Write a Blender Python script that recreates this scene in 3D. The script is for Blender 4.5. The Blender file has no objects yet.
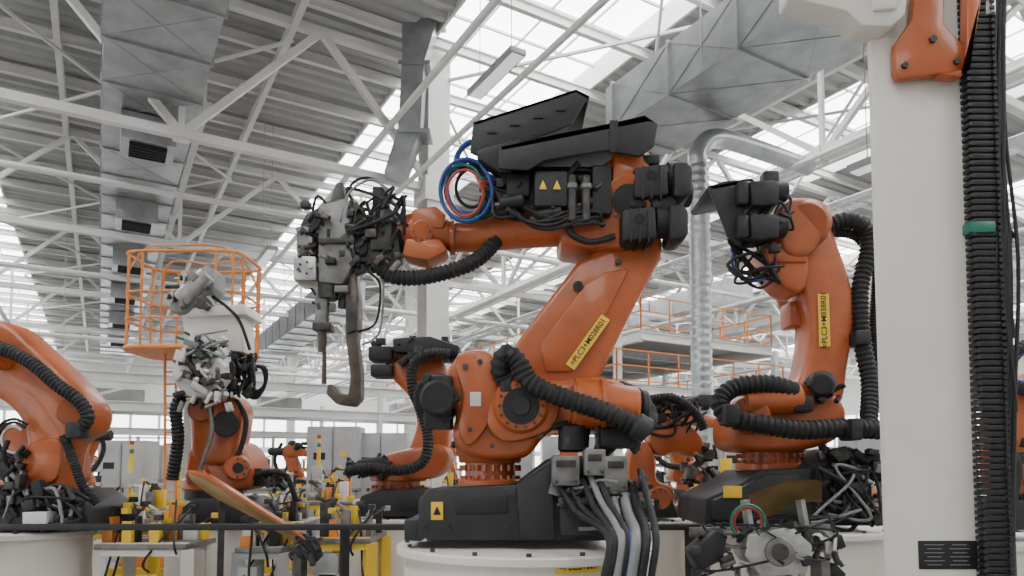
import bpy, bmesh, math, random
from mathutils import Vector, Matrix
rnd = random.Random(7)
F = 700.0; PITCH = math.radians(3.6); ZC = 1.4; CY = 426.0
sc = bpy.context.scene

# ------------------------------------------------------------------ materials
def mat(name, col, rough=0.5, metal=0.0, var=0.12, vscale=3.0, bump=0.0, emit=0.0, coat=0.0, dust=0.0):
    m = bpy.data.materials.new(name); m.use_nodes = True
    nt = m.node_tree; b = nt.nodes["Principled BSDF"]
    b.inputs["Roughness"].default_value = rough
    b.inputs["Metallic"].default_value = metal
    if coat: b.inputs["Coat Weight"].default_value = coat
    geo = nt.nodes.new("ShaderNodeNewGeometry")
    nz = nt.nodes.new("ShaderNodeTexNoise"); nz.inputs["Scale"].default_value = vscale
    nz.inputs["Detail"].default_value = 6
    nt.links.new(geo.outputs["Position"], nz.inputs["Vector"])
    rp = nt.nodes.new("ShaderNodeValToRGB")
    c = Vector(col)
    rp.color_ramp.elements[0].position = 0.3; rp.color_ramp.elements[1].position = 0.7
    rp.color_ramp.elements[0].color = (*(c*(1-var)), 1)
    rp.color_ramp.elements[1].color = (*[min(1, k*(1+var)) for k in c], 1)
    nt.links.new(nz.outputs["Fac"], rp.inputs["Fac"])
    out = rp.outputs["Color"]
    if dust:   # fine speckled dust and scuffs
        n3 = nt.nodes.new("ShaderNodeTexNoise"); n3.inputs["Scale"].default_value = 22; n3.inputs["Detail"].default_value = 10; n3.inputs["Roughness"].default_value = .7
        nt.links.new(geo.outputs["Position"], n3.inputs["Vector"])
        r3 = nt.nodes.new("ShaderNodeValToRGB"); r3.color_ramp.elements[0].position = .50; r3.color_ramp.elements[1].position = .78
        r3.color_ramp.elements[1].color = (dust, dust, dust, 1); nt.links.new(n3.outputs["Fac"], r3.inputs["Fac"])
        mx = nt.nodes.new("ShaderNodeMixRGB"); mx.inputs["Color2"].default_value = (0.13, 0.105, 0.085, 1)
        nt.links.new(r3.outputs["Color"], mx.inputs["Fac"]); nt.links.new(out, mx.inputs["Color1"]); out = mx.outputs["Color"]
        mr = nt.nodes.new("ShaderNodeMapRange"); mr.inputs["To Min"].default_value = rough-.06; mr.inputs["To Max"].default_value = min(1, rough+.22)
        nt.links.new(nz.outputs["Fac"], mr.inputs["Value"]); nt.links.new(mr.outputs["Result"], b.inputs["Roughness"])
    nt.links.new(out, b.inputs["Base Color"])
    if bump:
        n2 = nt.nodes.new("ShaderNodeTexNoise"); n2.inputs["Scale"].default_value = 60
        nt.links.new(geo.outputs["Position"], n2.inputs["Vector"])
        bp = nt.nodes.new("ShaderNodeBump"); bp.inputs["Strength"].default_value = bump
        bp.inputs["Distance"].default_value = 0.01
        nt.links.new(n2.outputs["Fac"], bp.inputs["Height"]); nt.links.new(bp.outputs["Normal"], b.inputs["Normal"])
    if emit:
        b.inputs["Emission Color"].default_value = (*col, 1); b.inputs["Emission Strength"].default_value = emit
    return m
ORG = mat("robot_orange_paint", (0.385, 0.086, 0.017), 0.34, 0, 0.20, 6, 0.06, coat=0.2, dust=.45)
ORD = mat("safety_orange_paint", (0.62, 0.20, 0.03), 0.5)
BLK = mat("black_plastic", (0.009, 0.009, 0.0095), 0.5, 0, 0.3, 12, dust=.10)
RUB = mat("black_rubber_hose", (0.008, 0.008, 0.0085), 0.55, 0, 0.3, 12, dust=.12)
DRK = mat("anthracite_casting", (0.015, 0.0155, 0.0175), 0.5, 0, 0.25, 8, 0.08, dust=.12)
GRM = mat("grey_machine_metal", (0.19, 0.185, 0.175), 0.4, 0.6, 0.3, 14, dust=.2)
DGM = mat("dark_machine_metal", (0.055, 0.053, 0.05), 0.45, 0.6, 0.4, 18)
LGM = mat("aluminium_parts", (0.42, 0.415, 0.40), 0.35, 0.6, 0.2, 14)
COP = mat("gun_arm_bronze_grey", (0.085, 0.066, 0.054), 0.4, 0.6, 0.3, 14)
WHT = mat("white_steel_paint", (0.66, 0.65, 0.625), 0.5, 0, 0.06, 2)
CRM = mat("cream_column_paint", (0.66, 0.625, 0.56), 0.5, 0, 0.06, 2, 0.03)
GLV = mat("galvanised_duct", (0.40, 0.415, 0.42), 0.32, 0.75, 0.18, 3, 0.03)
GRY = mat("grey_paint", (0.34, 0.34, 0.335), 0.5, 0, 0.1)
DEC = mat("roof_deck_sheet", (0.37, 0.37, 0.36), 0.55, 0.1, 0.10, 1)
YEL = mat("yellow_paint", (0.74, 0.48, 0.03), 0.45, 0, 0.1)
TAN = mat("stamped_panel_tan", (0.22, 0.145, 0.055), 0.32, 0.5, 0.2, 6)
CON = mat("concrete_floor_paint", (0.28, 0.28, 0.275), 0.45, 0, 0.15, 1.2, 0.05)
WAL = mat("wall_cladding", (0.66, 0.66, 0.64), 0.6, 0, 0.05, 0.6)
SKY = mat("skylight_glazing", (0.97, 0.98, 1.0), 0.4, 0, 0.02, 1, emit=8.0)
WIN = mat("window_glazing", (0.97, 0.98, 1.0), 0.3, 0, 0.02, 1, emit=4.5)
LMP = mat("lamp_diffuser", (0.97, 0.98, 1.0), 0.3, 0, 0.02, 1, emit=0.5)
BLU = mat("blue_hose", (0.012, 0.055, 0.24), 0.35); GRN = mat("green_hose", (0.015, 0.14, 0.09), 0.35)
RED = mat("red_hose", (0.35, 0.025, 0.018), 0.35); GHS = mat("grey_hose", (0.20, 0.205, 0.205), 0.45)
INK = mat("label_ink", (0.006, 0.006, 0.006), 0.6); STK = mat("white_sticker", (0.62, 0.61, 0.59), 0.5, 0, 0.02)

# ------------------------------------------------------------------ geometry kit
def cr(pts, n=8, closed=False):
    P = [Vector(p) for p in pts]; out = []; N = len(P)
    for i in range(N if closed else N-1):
        if closed: p0, p1, p2, p3 = P[i-1], P[i], P[(i+1) % N], P[(i+2) % N]
        else: p0, p1, p2, p3 = P[max(i-1, 0)], P[i], P[i+1], P[min(i+2, N-1)]
        for k in range(n):
            t = k/n
            out.append(0.5*((2*p1)+(p2-p0)*t+(2*p0-5*p1+4*p2-p3)*t*t+(3*p1-p0-3*p2+p3)*t**3))
    if not closed: out.append(P[-1])
    return out
def resample(path, step):
    out = [path[0].copy()]; acc = 0
    for i in range(1, len(path)):
        a, b = path[i-1], path[i]; L = (b-a).length
        if L < 1e-9: continue
        d = step-acc
        while d <= L:
            out.append(a.lerp(b, d/L)); d += step
        acc = L-(d-step)
    return out
class Obj:
    def __init__(s, name, parent=None):
        s.name = name; s.parent = parent; s.v = []; s.f = []; s.m = []; s.mats = []
    def add(s, vs, fs, mt):
        if mt not in s.mats: s.mats.append(mt)
        k = s.mats.index(mt); o = len(s.v)
        s.v += [tuple(v) for v in vs]; s.f += [tuple(i+o for i in f) for f in fs]; s.m += [k]*len(fs)
    def addbm(s, bm, mt, bev=0, seg=2):
        bmesh.ops.recalc_face_normals(bm, faces=bm.faces)
        if bev > 0:
            es = [e for e in bm.edges if len(e.link_faces) == 2 and e.calc_face_angle(0) > 0.6]
            try: bmesh.ops.bevel(bm, geom=es, offset=bev, segments=seg, affect='EDGES', profile=0.5, clamp_overlap=True)
            except Exception: pass
        bm.verts.index_update()
        s.add([v.co.copy() for v in bm.verts], [[v.index for v in f.verts] for f in bm.faces], mt); bm.free()
    def box(s, c, size, mt, rot=None, bev=0):
        bm = bmesh.new(); bmesh.ops.create_cube(bm, size=1)
        M = Matrix.Translation(Vector(c)) @ (rot.to_4x4() if rot else Matrix.Identity(4)) @ Matrix.Diagonal((*size, 1))
        bm.transform(M); s.addbm(bm, mt, bev)
    def beam(s, p0, p1, w, h, mt, bev=0):
        p0 = Vector(p0); p1 = Vector(p1); d = p1-p0; L = d.length; x = d.normalized()
        up = Vector((0, 0, 1)) if abs(x.z) < 0.97 else Vector((0.8616, 0.5075, 0))
        y = up.cross(x).normalized(); z = x.cross(y)
        s.box((p0+p1)/2, (L, w, h), mt, Matrix((x, y, z)).transposed(), bev)
    def ibeam(s, p0, p1, w, h, mt, t=0.03):
        p0 = Vector(p0); p1 = Vector(p1); o = Vector((0, 0, h/2))
        s.beam(p0+o, p1+o, w, t, mt); s.beam(p0-o, p1-o, w, t, mt); s.beam(p0, p1, t, h, mt)
    def prism(s, pts, d, mt, bev=0, seg=2):
        bm = bmesh.new(); d = Vector(d)
        a = [bm.verts.new(p) for p in pts]; b = [bm.verts.new(Vector(p)+d) for p in pts]; n = len(a)
        bm.faces.new(a); bm.faces.new(b[::-1])
        for i in range(n): bm.faces.new((a[i], b[i], b[(i+1) % n], a[(i+1) % n]))
        s.addbm(bm, mt, bev, seg)
    def sweep(s, path, r, mt, n=12, cap=True):
        P = [Vector(p) for p in path]; N = len(P)
        R = r if isinstance(r, (list, tuple)) else [r]*N
        vs = []; fs = []; T0 = None; u = None
        for i in range(N):
            T = (P[min(i+1, N-1)]-P[max(i-1, 0)])
            if T.length < 1e-9: T = T0 or Vector((0, 0, 1))
            T = T.normalized()
            if u is None:
                u = T.orthogonal().normalized()
            else:
                u = (u-T*u.dot(T))
                u = u.normalized() if u.length > 1e-6 else T.orthogonal().normalized()
            T0 = T; v = T.cross(u)
            for k in range(n):
                a = 2*math.pi*k/n; vs.append(P[i]+(u*math.cos(a)+v*math.sin(a))*R[i])
        for i in range(N-1):
            for k in range(n):
                k2 = (k+1) % n; fs.append((i*n+k, i*n+k2, (i+1)*n+k2, (i+1)*n+k))
        if cap: fs.append(tuple(range(n))[::-1]); fs.append(tuple((N-1)*n+k for k in range(n)))
        s.add(vs, fs, mt)
    def cyl(s, p0, p1, r, mt, r2=None, n=24, ch=0.0):
        p0 = Vector(p0); p1 = Vector(p1); r2 = r if r2 is None else r2
        if ch:
            d = (p1-p0).normalized()*ch
            s.sweep([p0, p0+d, p1-d, p1], [r-ch, r, r2, r2-ch], mt, n)
        else: s.sweep([p0, p1], [r, r2], mt, n)
    def hose(s, path, r, mt, pitch=None, n=12):
        pitch = pitch or r*0.6
        p = resample(path, pitch/4)
        R = [r if (i % 4) < 2 else r*0.86 for i in range(len(p))]
        s.sweep(p, R, mt, n)
    def done(s):
        me = bpy.data.meshes.new(s.name); org = s.parent.location if s.parent else Vector((0, 0, 0))
        if not s.parent and s.v:
            n = len(s.v); org = Vector((sum(v[0] for v in s.v)/n, sum(v[1] for v in s.v)/n, min(v[2] for v in s.v)))
        me.from_pydata([Vector(v)-org for v in s.v], [], s.f)
        for m in s.mats: me.materials.append(m)
        me.polygons.foreach_set("material_index", s.m)
        me.polygons.foreach_set("use_smooth", [True]*len(s.f))
        me.update(); me.set_sharp_from_angle(angle=math.radians(38))
        ob = bpy.data.objects.new(s.name, me); sc.collection.objects.link(ob)
        if s.parent: ob.parent = s.parent
        else: ob.location = org
        return ob
def empty(name, loc):
    e = bpy.data.objects.new(name, None); e.location = loc; e.empty_display_size = 0.2
    sc.collection.objects.link(e); return e

class Sheet:
    """elevation drawing standing on a vertical plane at distance y; u = metres per drawing unit"""
    def __init__(s, y): s.y = y; s.u = y/F
    def p(s, x, y, w=0):
        Y = s.y+w*s.u; dx = (x-512)/F; dy = (CY-y)/F
        d = Vector((dx, math.cos(PITCH)-dy*math.sin(PITCH), math.sin(PITCH)+dy*math.cos(PITCH)))
        t = Y/d.y; return Vector((dx*t, Y, ZC+d.z*t))
class Part(Obj):
    def __init__(s, name, parent, sh): super().__init__(name, parent); s.sh = sh; s.u = sh.u
    def P(s, *a): return s.sh.p(*a)
    def pl(s, pts, w0, w1, mt, bev=3, spline=False, seg=2):
        if spline: pts = [(p[0], p[1]) for p in cr([(a, b, 0) for a, b in pts], 5, True)]
        s.prism([s.P(x, y, w0) for x, y in pts], (0, (w1-w0)*s.u, 0), mt, bev*s.u, seg)
    def rc(s, x0, y0, x1, y1, w0, w1, mt, bev=1.5): s.pl([(x0, y0), (x1, y0), (x1, y1), (x0, y1)], w0, w1, mt, bev)
    def cy(s, a, b, r, mt, r2=None, n=24, ch=0): s.cyl(s.P(*a), s.P(*b), r*s.u, mt, None if r2 is None else r2*s.u, n, ch*s.u)
    def vc(s, x, yb, yt, w, r, mt, r2=None, ch=0):
        a = s.P(x, yb, w); b = s.P(x, yt, w); b.x = a.x; s.cyl(a, b, r*s.u, mt, None if r2 is None else r2*s.u, 36, ch*s.u)
    def tb(s, pts, r, mt, rib=False, n=10, k=8):
        path = cr([s.P(*p) for p in pts], k)
        if rib: s.hose(path, r*s.u, mt, n=n)
        else: s.sweep(path, [q*s.u for q in r] if isinstance(r, list) else r*s.u, mt, n)
    def limb(s, pts, mt, n=24, k=6):
        q = cr([(*s.P(x, y, w), ) for x, y, w, r in pts], k); rr = cr([(r, 0, 0) for *_, r in pts], k)
        s.sweep(q, [a.x*s.u for a in rr], mt, n)
    def bolts(s, x, y, w, R, n, r, mt, axis='z', h=3):
        c = s.P(x, y, w)
        for i in range(n):
            a = 2*math.pi*i/n
            if axis == 'z': o = Vector((math.cos(a), math.sin(a), 0))*R*s.u; d = Vector((0, 0, 1))
            else: o = Vector((math.cos(a), 0, math.sin(a)))*R*s.u; d = Vector((0, -1, 0))
            s.cyl(c+o, c+o+d*h*s.u, r*s.u, mt, n=6)
    def greeble(s, x0, y0, x1, y1, w0, w1, n, a, b, mats):
        for i in range(n):
            x = rnd.uniform(x0, x1); y = rnd.uniform(y0, y1); w = rnd.uniform(w0, w1); c = s.P(x, y, w)
            m = rnd.choice(mats); k = rnd.random(); q = rnd.uniform(a, b)*s.u
            if k < 0.5:
                R = Matrix.Rotation(rnd.choice([0, 0, 0.3, -0.3, 0.8]), 3, 'Y')
                s.box(c, (q*rnd.uniform(.5, 1.5), q*rnd.uniform(.6, 1.3), q*rnd.uniform(.5, 1.5)), m, R, q*0.08)
            else:
                d = Vector((rnd.uniform(-1, 1), rnd.uniform(-.6, .6), rnd.uniform(-1, 1))).normalized()*q*0.8
                s.cyl(c-d, c+d, q*rnd.uniform(.2, .4), m, n=14, ch=q*.05)
    def tangle(s, x0, y0, x1, y1, w0, w1, n, r, mats, L=4):
        for i in range(n):
            p = [s.P(rnd.uniform(x0, x1), rnd.uniform(y0, y1), rnd.uniform(w0, w1)) for _ in range(L)]
            s.sweep(cr(p, 8), rnd.uniform(.7, 1.2)*r*s.u, rnd.choice(mats), 8)
def label(parent, c, right, up, w, h, txt, bg=YEL, name="label", tsz=0.75):
    right = Vector(right).normalized(); up = Vector(up).normalized(); n = right.cross(up).normalized()
    up = n.cross(right)
    R = Matrix((right, up, n)).transposed()
    o = Obj(name, parent); o.box(c, (w, h, 0.004), bg, R); o.done()
    cu = bpy.data.curves.new(name+"_text", 'FONT'); cu.body = txt; cu.align_x = 'CENTER'; cu.align_y = 'CENTER'
    cu.size = h*tsz; cu.extrude = 0.0005; cu.offset = 0.0006; cu.materials.append(INK)
    ob = bpy.data.objects.new(name+"_text", cu); sc.collection.objects.link(ob)
    pos = Vector(c)+n*0.004
    ob.matrix_world = Matrix.Translation(pos) @ R.to_4x4()
    if parent: ob.parent = parent; ob.matrix_parent_inverse = Matrix.Translation(-parent.location)
    return ob

# ------------------------------------------------------------------ building shell
def BP(a, b, z): return Vector((-.5075*a+.8616*b, .8616*a+.5075*b, z))
A0, A1, B0, B1, ZR = -16, 62, -26, 52, 10.5
def slab(name, a0, a1, b0, b1, z0, z1, mt):
    o = Obj(name); o.prism([BP(a0, b0, z0), BP(a1, b0, z0), BP(a1, b1, z0), BP(a0, b1, z0)], (0, 0, z1-z0), mt); return o.done()
slab("floor", A0, A1, B0, B1, -0.2, 0, CON)
sky = [(-7, -3), (5.8, 9.8), (15.0, 19.0), (24.5, 28.5), (34, 38), (43, 47)]
o = Obj("ceiling")
eb = B0
def deckstrip(b0, b1):
    prof = []; a = A0
    while a < A1:
        prof += [(a, ZR), (a+.14, ZR), (a+.20, ZR+.09), (a+.34, ZR+.09)]; a += .40
    vs = [BP(a, b, z) for a, z in prof for b in (b0, b1)]
    o.add(vs, [(2*i, 2*i+1, 2*i+3, 2*i+2) for i in range(len(prof)-1)], DEC)
for s0, s1 in sky+[(B1, B1)]:
    deckstrip(eb, s0); eb = s1
o.done()
o = Obj("skylight")
for s0, s1 in sky:
    o.prism([BP(A0, s0, ZR+.5), BP(A1, s0, ZR+.5), BP(A1, s1, ZR+.5), BP(A0, s1, ZR+.5)], (0, 0, .03), SKY)
    for b in (s0, s1): o.beam(BP(A0, b, ZR+.25), BP(A1, b, ZR+.25), .06, .6, WHT)
    for k in range(1, 4): b = s0+(s1-s0)*k/4; o.beam(BP(A0, b, ZR+.46), BP(A1, b, ZR+.46), .04, .05, WHT)
    a = A0
    while a < A1: o.beam(BP(a, s0, ZR+.44), BP(a, s1, ZR+.44), .05, .06, WHT); a += 1.2
o.done()
# walls
def wall(name, p, q, nrm):
    o = Obj(name); d = (q-p).normalized(); L = (q-p).length
    o.beam(p+Vector((0, 0, .4)), q+Vector((0, 0, .4)), .3, .8, WAL)
    o.beam(p+Vector((0, 0, 3.1)), q+Vector((0, 0, 3.1)), .3, .5, WAL)
    o.beam(p+Vector((0, 0, 8.2)), q+Vector((0, 0, 8.2)), .3, 4.8, WAL)
    for z, h in ((1.8, 2.1), (4.6, 2.5)):
        o.beam(p+Vector((0, 0, z)), q+Vector((0, 0, z)), .08, h, WIN)
        k = 0
        while k < L: c = p+d*k+Vector((0, 0, z)); o.beam(c-Vector((0, 0, h/2)), c+Vector((0, 0, h/2)), .2, .2, WHT); k += 2
    o.done()
wall("wall_back", BP(A1, B0, 0), BP(A1, B1, 0), 0)
wall("wall_left", BP(A0, B0, 0), BP(A1, B0, 0), 0)
wall("wall_right", BP(A0, B1, 0), BP(A1, B1, 0), 0)

# trusses
def truss(p0, p1, z0, z1, step, ch=.16, web=.11, mt=WHT, ext=True):
    o = Obj("roof_truss"); d = p1-p0; L = d.length; d.normalize(); n = max(2, round(L/step)); st = L/n
    o.beam(p0+Vector((0, 0, z0)), p1+Vector((0, 0, z0)), ch, ch, mt)
    o.beam(p0+Vector((0, 0, z1)), p1+Vector((0, 0, z1)), ch, ch, mt)
    for i in range(n+1):
        c = p0+d*st*i
        if i % 2 == 0:
            o.beam(c+Vector((0, 0, z0)), c+Vector((0, 0, z1)), web*.8, web*.8, mt)
            o.box(c+Vector((0, 0, z0)), (.28, .06, .3), mt, Matrix.Rotation(.53, 3, 'Z'))
        if i < n:
            q = c+d*st; a, b = (z0, z1) if i % 2 == 0 else (z1, z0)
            o.beam(c+Vector((0, 0, a)), q+Vector((0, 0, b)), web, web, mt)
    return o.done()
truss(BP(13.5, -18.6, 0), BP(13.5, 6, 0), 7.4, 10.1, 2.46, .16, .13)
for a in (21, 28.5, 36, 43.5, 51): truss(BP(a, -24, 0), BP(a, 48, 0), 7.6, 10.1, 2.6, .17, .11)
truss(BP(6, 12, 0), BP(6, 48, 0), 8.0, 10.1, 2.6)
truss(BP(13.5, 12, 0), BP(13.5, 48, 0), 7.6, 10.1, 2.6)
for b in (11.7, 23, 34): truss(BP(-4, b, 0), BP(60, b, 0), 7.4, 10.0, 3.0, .22, .11)
for b in (-12, 1.5): truss(BP(14, b, 0), BP(60, b, 0), 8.2, 10.0, 3.0, .14, .09)
o = Obj("roof_purlin")
a = -6
while a < 60:
    o.ibeam(BP(a, B0, 10.35), BP(a, B1, 10.35), .12, .2, WHT, .02); a += 1.9
for b in (-15, -9, -1, 3, 13.4, 21, 31, 40): o.ibeam(BP(-5, b, 10.1), BP(60, b, 10.1), .12, .2, WHT, .02)
o.done()
o = Obj("roof_bracing")
for a in (6, 13.5, 21, 28.5, 36):
    for b in (-12, -3, 6, 11.7, 23, 29):
        if a == 6 and b < 6: continue
        o.beam(BP(a, b, 9.7), BP(a+7.5, b+6, 9.7), .055, .055, WHT); o.beam(BP(a, b+6, 9.76), BP(a+7.5, b, 9.76), .055, .055, WHT)
o.done()
for a, b, w in ((13.5, 6.0, .5), (28.5, 11.7, .5), (43.5, 6, .5), (43.5, -6, .5), (28.5, 23, .5), (43.5, 23, .5), (13.5, 23, .5), (36, -12, .5), (51, 11.7, .5)):
    o = Obj("building_column"); t = .04
    r = Matrix.Rotation(.53, 3, 'Z'); c = BP(a, b, 5.2)
    o.box(c, (w*.1, w, 10.4), WHT, r)
    for k in (-1, 1): o.box(c+r@Vector((0, k*w*.5, 0)), (w, .05, 10.4), WHT, r)
    o.box(BP(a, b, .06), (w*1.5, w*1.5, .12), WHT, r); o.box(BP(a, b, 7.3), (w*1.3, w*1.3, .5), WHT, r)
    o.done()
# secondary pipes / trays / conduits
o = Obj("overhead_pipework")
for b, z, r in ((12.6, 7.9, .09), (13.1, 7.9, .06), (10.9, 7.0, .05), (-3.5, 7.6, .08), (19.2, 7.2, .1), (4.4, 7.7, .06), (5.2, 7.2, .05), (16.5, 8.4, .07)):
    o.cyl(BP(-3, b, z), BP(58, b, z), r, GRY if r > .07 else WHT, n=12)
for a, z, r in ((17, 7.55, .07), (24, 7.2, .08), (32, 6.6, .09), (39, 6.6, .09)):
    o.cyl(BP(a, -20, z), BP(a, 46, z), r, WHT, n=12)
o.done()
o = Obj("cable_tray")
for b, z in ((14.2, 7.3), (22, 6.8)):
    for k in (-.25, .25): o.beam(BP(-3, b+k, z), BP(58, b+k, z), .03, .12, GLV)
    a = -3
    while a < 58: o.beam(BP(a, b-.25, z-.04), BP(a, b+.25, z-.04), .04, .03, GLV); a += .5
o.done()

# ducts
def duct(name, a0, a1, b, w, z, h, vents=(), flange=1.4):
    o = Obj(name)
    o.prism([BP(a0, b-w/2, z), BP(a0, b+w/2, z), BP(a0, b+w/2, z+h), BP(a0, b-w/2, z+h)], BP(a1-a0, 0, 0), GLV)
    a = a0
    while a <= a1+.01:
        o.prism([BP(a-.02, b-w/2-.04, z-.04), BP(a-.02, b+w/2+.04, z-.04), BP(a-.02, b+w/2+.04, z+h+.04), BP(a-.02, b-w/2-.04, z+h+.04)], BP(.04, 0, 0), GLV)
        if a+flange <= a1:   # diagonal stiffening creases on the sheet panels
            for zz in (z-.004,):
                o.beam(BP(a, b-w/2, zz), BP(a+flange, b+w/2, zz), .012, .01, GLV); o.beam(BP(a, b+w/2, zz), BP(a+flange, b-w/2, zz), .012, .01, GLV)
            for bb in (b-w/2-.004,):
                o.beam(BP(a, bb, z), BP(a+flange, bb, z+h), .01, .012, GLV); o.beam(BP(a, bb, z+h), BP(a+flange, bb, z), .01, .012, GLV)
        a += flange
    for v in vents:
        r = Matrix.Rotation(.53, 3, 'Z')
        o.box(BP(v, b, z-.28), (.9, .9, .5), GLV, r)
        o.box(BP(v, b, z-.55), (.62, .62, .05), INK, r)
        for k in range(5): o.box(BP(v-.25+k*.125, b, z-.58), (.62, .02, .03), DRK, r)
    a = a0+.7
    while a < a1:
        for k in (-1, 1): o.cyl(BP(a, b+k*w/2, z), BP(a, b+k*w/2, 10.4), .012, GRY, n=6)
        a += 2.8
    return o.done()
duct("supply_air_duct", 1.0, 9.6, 8.35, 1.5, 7.35, .85)
duct("supply_air_duct", 9, 46, .6, 1.5, 7.9, .8, vents=(14.5, 19.2, 23.5, 28, 33, 38))
duct("supply_air_duct", 23, 50, 7.0, 1.3, 6.9, .9)
duct("supply_air_duct", 14, 50, -7.5, 1.6, 7.8, .9, vents=(24, 30))
duct("supply_air_duct", 18, 50, 20.5, 1.4, 7.7, .8)
o = Obj("supply_air_drop")
S = Sheet(13.9)
def spl(o, S, pts, w0, w1, mt, bev=0): o.prism([S.p(x, y, w0) for x, y in pts], (0, (w1-w0)*S.u, 0), mt, bev)
spl(o, S, [(402, -8), (440, -8), (440, 10), (424, 62), (420, 130), (403, 175), (384, 172), (398, 128), (402, 60)], -10, 14, GLV)
for y in (12, 60, 128): spl(o, S, [(398, y), (430 if y > 40 else 444, y), (430 if y > 40 else 444, y+4), (398, y+4)], -12, 16, GLV)
o.done()
o = Obj("spiral_duct"); S = Sheet(11.5)
a = S.p(703, 440); b = S.p(702, 165); b.x = a.x; a.z = 0
pp = resample([a, b], .035); o.sweep(pp, [.17 if i % 4 else .182 for i in range(len(pp))], GLV, 24)
o.sweep(cr([b, b+Vector((0, 0, .2)), b+Vector((.25, .1, .5)), b+Vector((.9, .5, .6)), b+Vector((2.5, 1.5, .62))], 8), .16, GLV, 24)
o.done()
for (x, y, d) in ((495, 74, 11), (266, 256, 17), (905, 150, 9), (330, 345, 22), (60, 420, 24), (470, 330, 26), (760, 80, 16)):
    S = Sheet(d); c = S.p(x, y); o = Obj("hanging_lamp")
    di = BP(1, 0, 0)*.75
    o.beam(c-di, c+di, .28, .10, GRY, .01); o.beam(c-di*.96-Vector((0, 0, .055)), c+di*.96-Vector((0, 0, .055)), .2, .02, LMP)
    for k in (-.7, .7):
        q = c+di*k; o.cyl(q, Vector((q.x, q.y, 10.4)), .008, GRY, n=5)
    o.done()

# mezzanine with orange railings
def railing(o, p, q, h=1.1, mt=ORD, t=.04):
    L = (q-p).length; d = (q-p).normalized(); n = max(1, round(L/1.2))
    for z in (.12, .6, h): o.beam(p+Vector((0, 0, z)), q+Vector((0, 0, z)), t, t, mt)
    for i in range(n+1): c = p+d*L*i/n; o.beam(c, c+Vector((0, 0, h)), t, t, mt)
o = Obj("mezzanine_platform")
for z, a0, a1, b0, b1 in ((3.9, 17, 34, 13.8, 21.6), (5.7, 17, 40, 14.8, 21)):
    for b in (b0, b1): o.ibeam(BP(a0, b, z), BP(a1, b, z), .2, .35, WHT)
    a = a0
    while a <= a1: o.ibeam(BP(a, b0, z), BP(a, b1, z), .15, .25, WHT); a += 3
    o.prism([BP(a0, b0, z+.18), BP(a1, b0, z+.18), BP(a1, b1, z+.18), BP(a0, b1, z+.18)], (0, 0, .04), GRY)
    railing(o, BP(a0, b0, z+.2), BP(a1, b0, z+.2)); railing(o, BP(a0, b0, z+.2), BP(a0, b1, z+.2)); railing(o, BP(a0, b1, z+.2), BP(a1, b1, z+.2))
for a in (17.2, 23, 29, 34):
    for b in (14, 21.4): o.beam(BP(a, b, 0), BP(a, b, 5.8), .2, .2, WHT)
o.done()
o = Obj("overhead_conveyor")
for a, z in ((25, 3.4), (26.6, 3.4), (25, 4.3), (33, 3.0), (33, 3.9)):
    o.ibeam(BP(a, -22, z), BP(a, 13, z), .2, .28, WHT)
b = -21
while b < 13:
    for a in (25, 33): o.beam(BP(a, b, 0), BP(a, b, 4.4), .16, .16, WHT)
    for z in (3.4,): o.beam(BP(25, b, z), BP(26.6, b, z), .12, .12, WHT)
    o.beam(BP(25, b, 3.4), BP(25, b+2.5, 4.3), .08, .08, WHT)
    o.box(BP(25.8, b+1.5, 3.75), (1.4, .9, .45), rnd.choice([GRY, YEL, LGM, WHT]), Matrix.Rotation(.53, 3, 'Z'), .02)
    b += 5
o.done()

# orange work platform (squarish, rounded corners) on a mast
o = Obj("work_platform_cage"); S = Sheet(10.5)
def ln(x0, y0, w0, x1, y1, w1, r=1.3, mt=ORD): o.cyl(S.p(x0, y0, w0), S.p(x1, y1, w1), r*S.u, mt, n=8)
zt = {y: S.p(194, y, 0).z for y in (353, 325, 300, 280, 262)}
cc = S.p(194, 350, 0); RX = 57*S.u; RY = .55
def se(a, k=1.0):
    c_, s_ = math.cos(a), math.sin(a); e = .35
    return Vector((cc.x+RX*k*math.copysign(abs(c_)**e, c_), cc.y+RY*k*math.copysign(abs(s_)**e, s_), 0))
def ring(z, r): o.sweep([se(2*math.pi*k/40)+Vector((0, 0, z)) for k in range(41)], r, ORD, 8)
for y, r in ((353, .035), (325, .016), (300, .018), (262, .024)): ring(zt[y], r)
o.prism([se(2*math.pi*k/40)+Vector((0, 0, zt[353]-.03)) for k in range(40)], (0, 0, .05), ORD)
for k in range(12):
    q = se(2*math.pi*(k+.5)/12); o.cyl(q+Vector((0, 0, zt[353])), q+Vector((0, 0, zt[262])), .018, ORD, n=8)
for k in (1, 4, 7, 10):
    q = se(2*math.pi*(k+.5)/12); o.sweep(cr([q+Vector((0, 0, zt[280])), q.lerp(cc, .25)*1.0+Vector((0, 0, zt[262]+.1-q.lerp(cc, .25).z)), Vector((cc.x, q.y, zt[262]+.1))], 6), .014, ORD, 8)
for x in (165, 176): ln(x, 355, 0, x, 515, 0, 1.4)
for y in range(360, 512, 12): ln(165, y, 0, 176, y, 0, .8)
a = S.p(170, 515, 0); o.box((a.x, a.y, a.z/2), (.2, .2, a.z), ORD)
for x in (190, 205): a = S.p(x, 352, 10); o.beam(a, Vector((a.x, a.y, .0)), .12, .12, GRY)
o.box((a.x-.2, a.y, .15), (1.5, 1.0, .3), ORD, bev=.03)
o.done()

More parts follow.
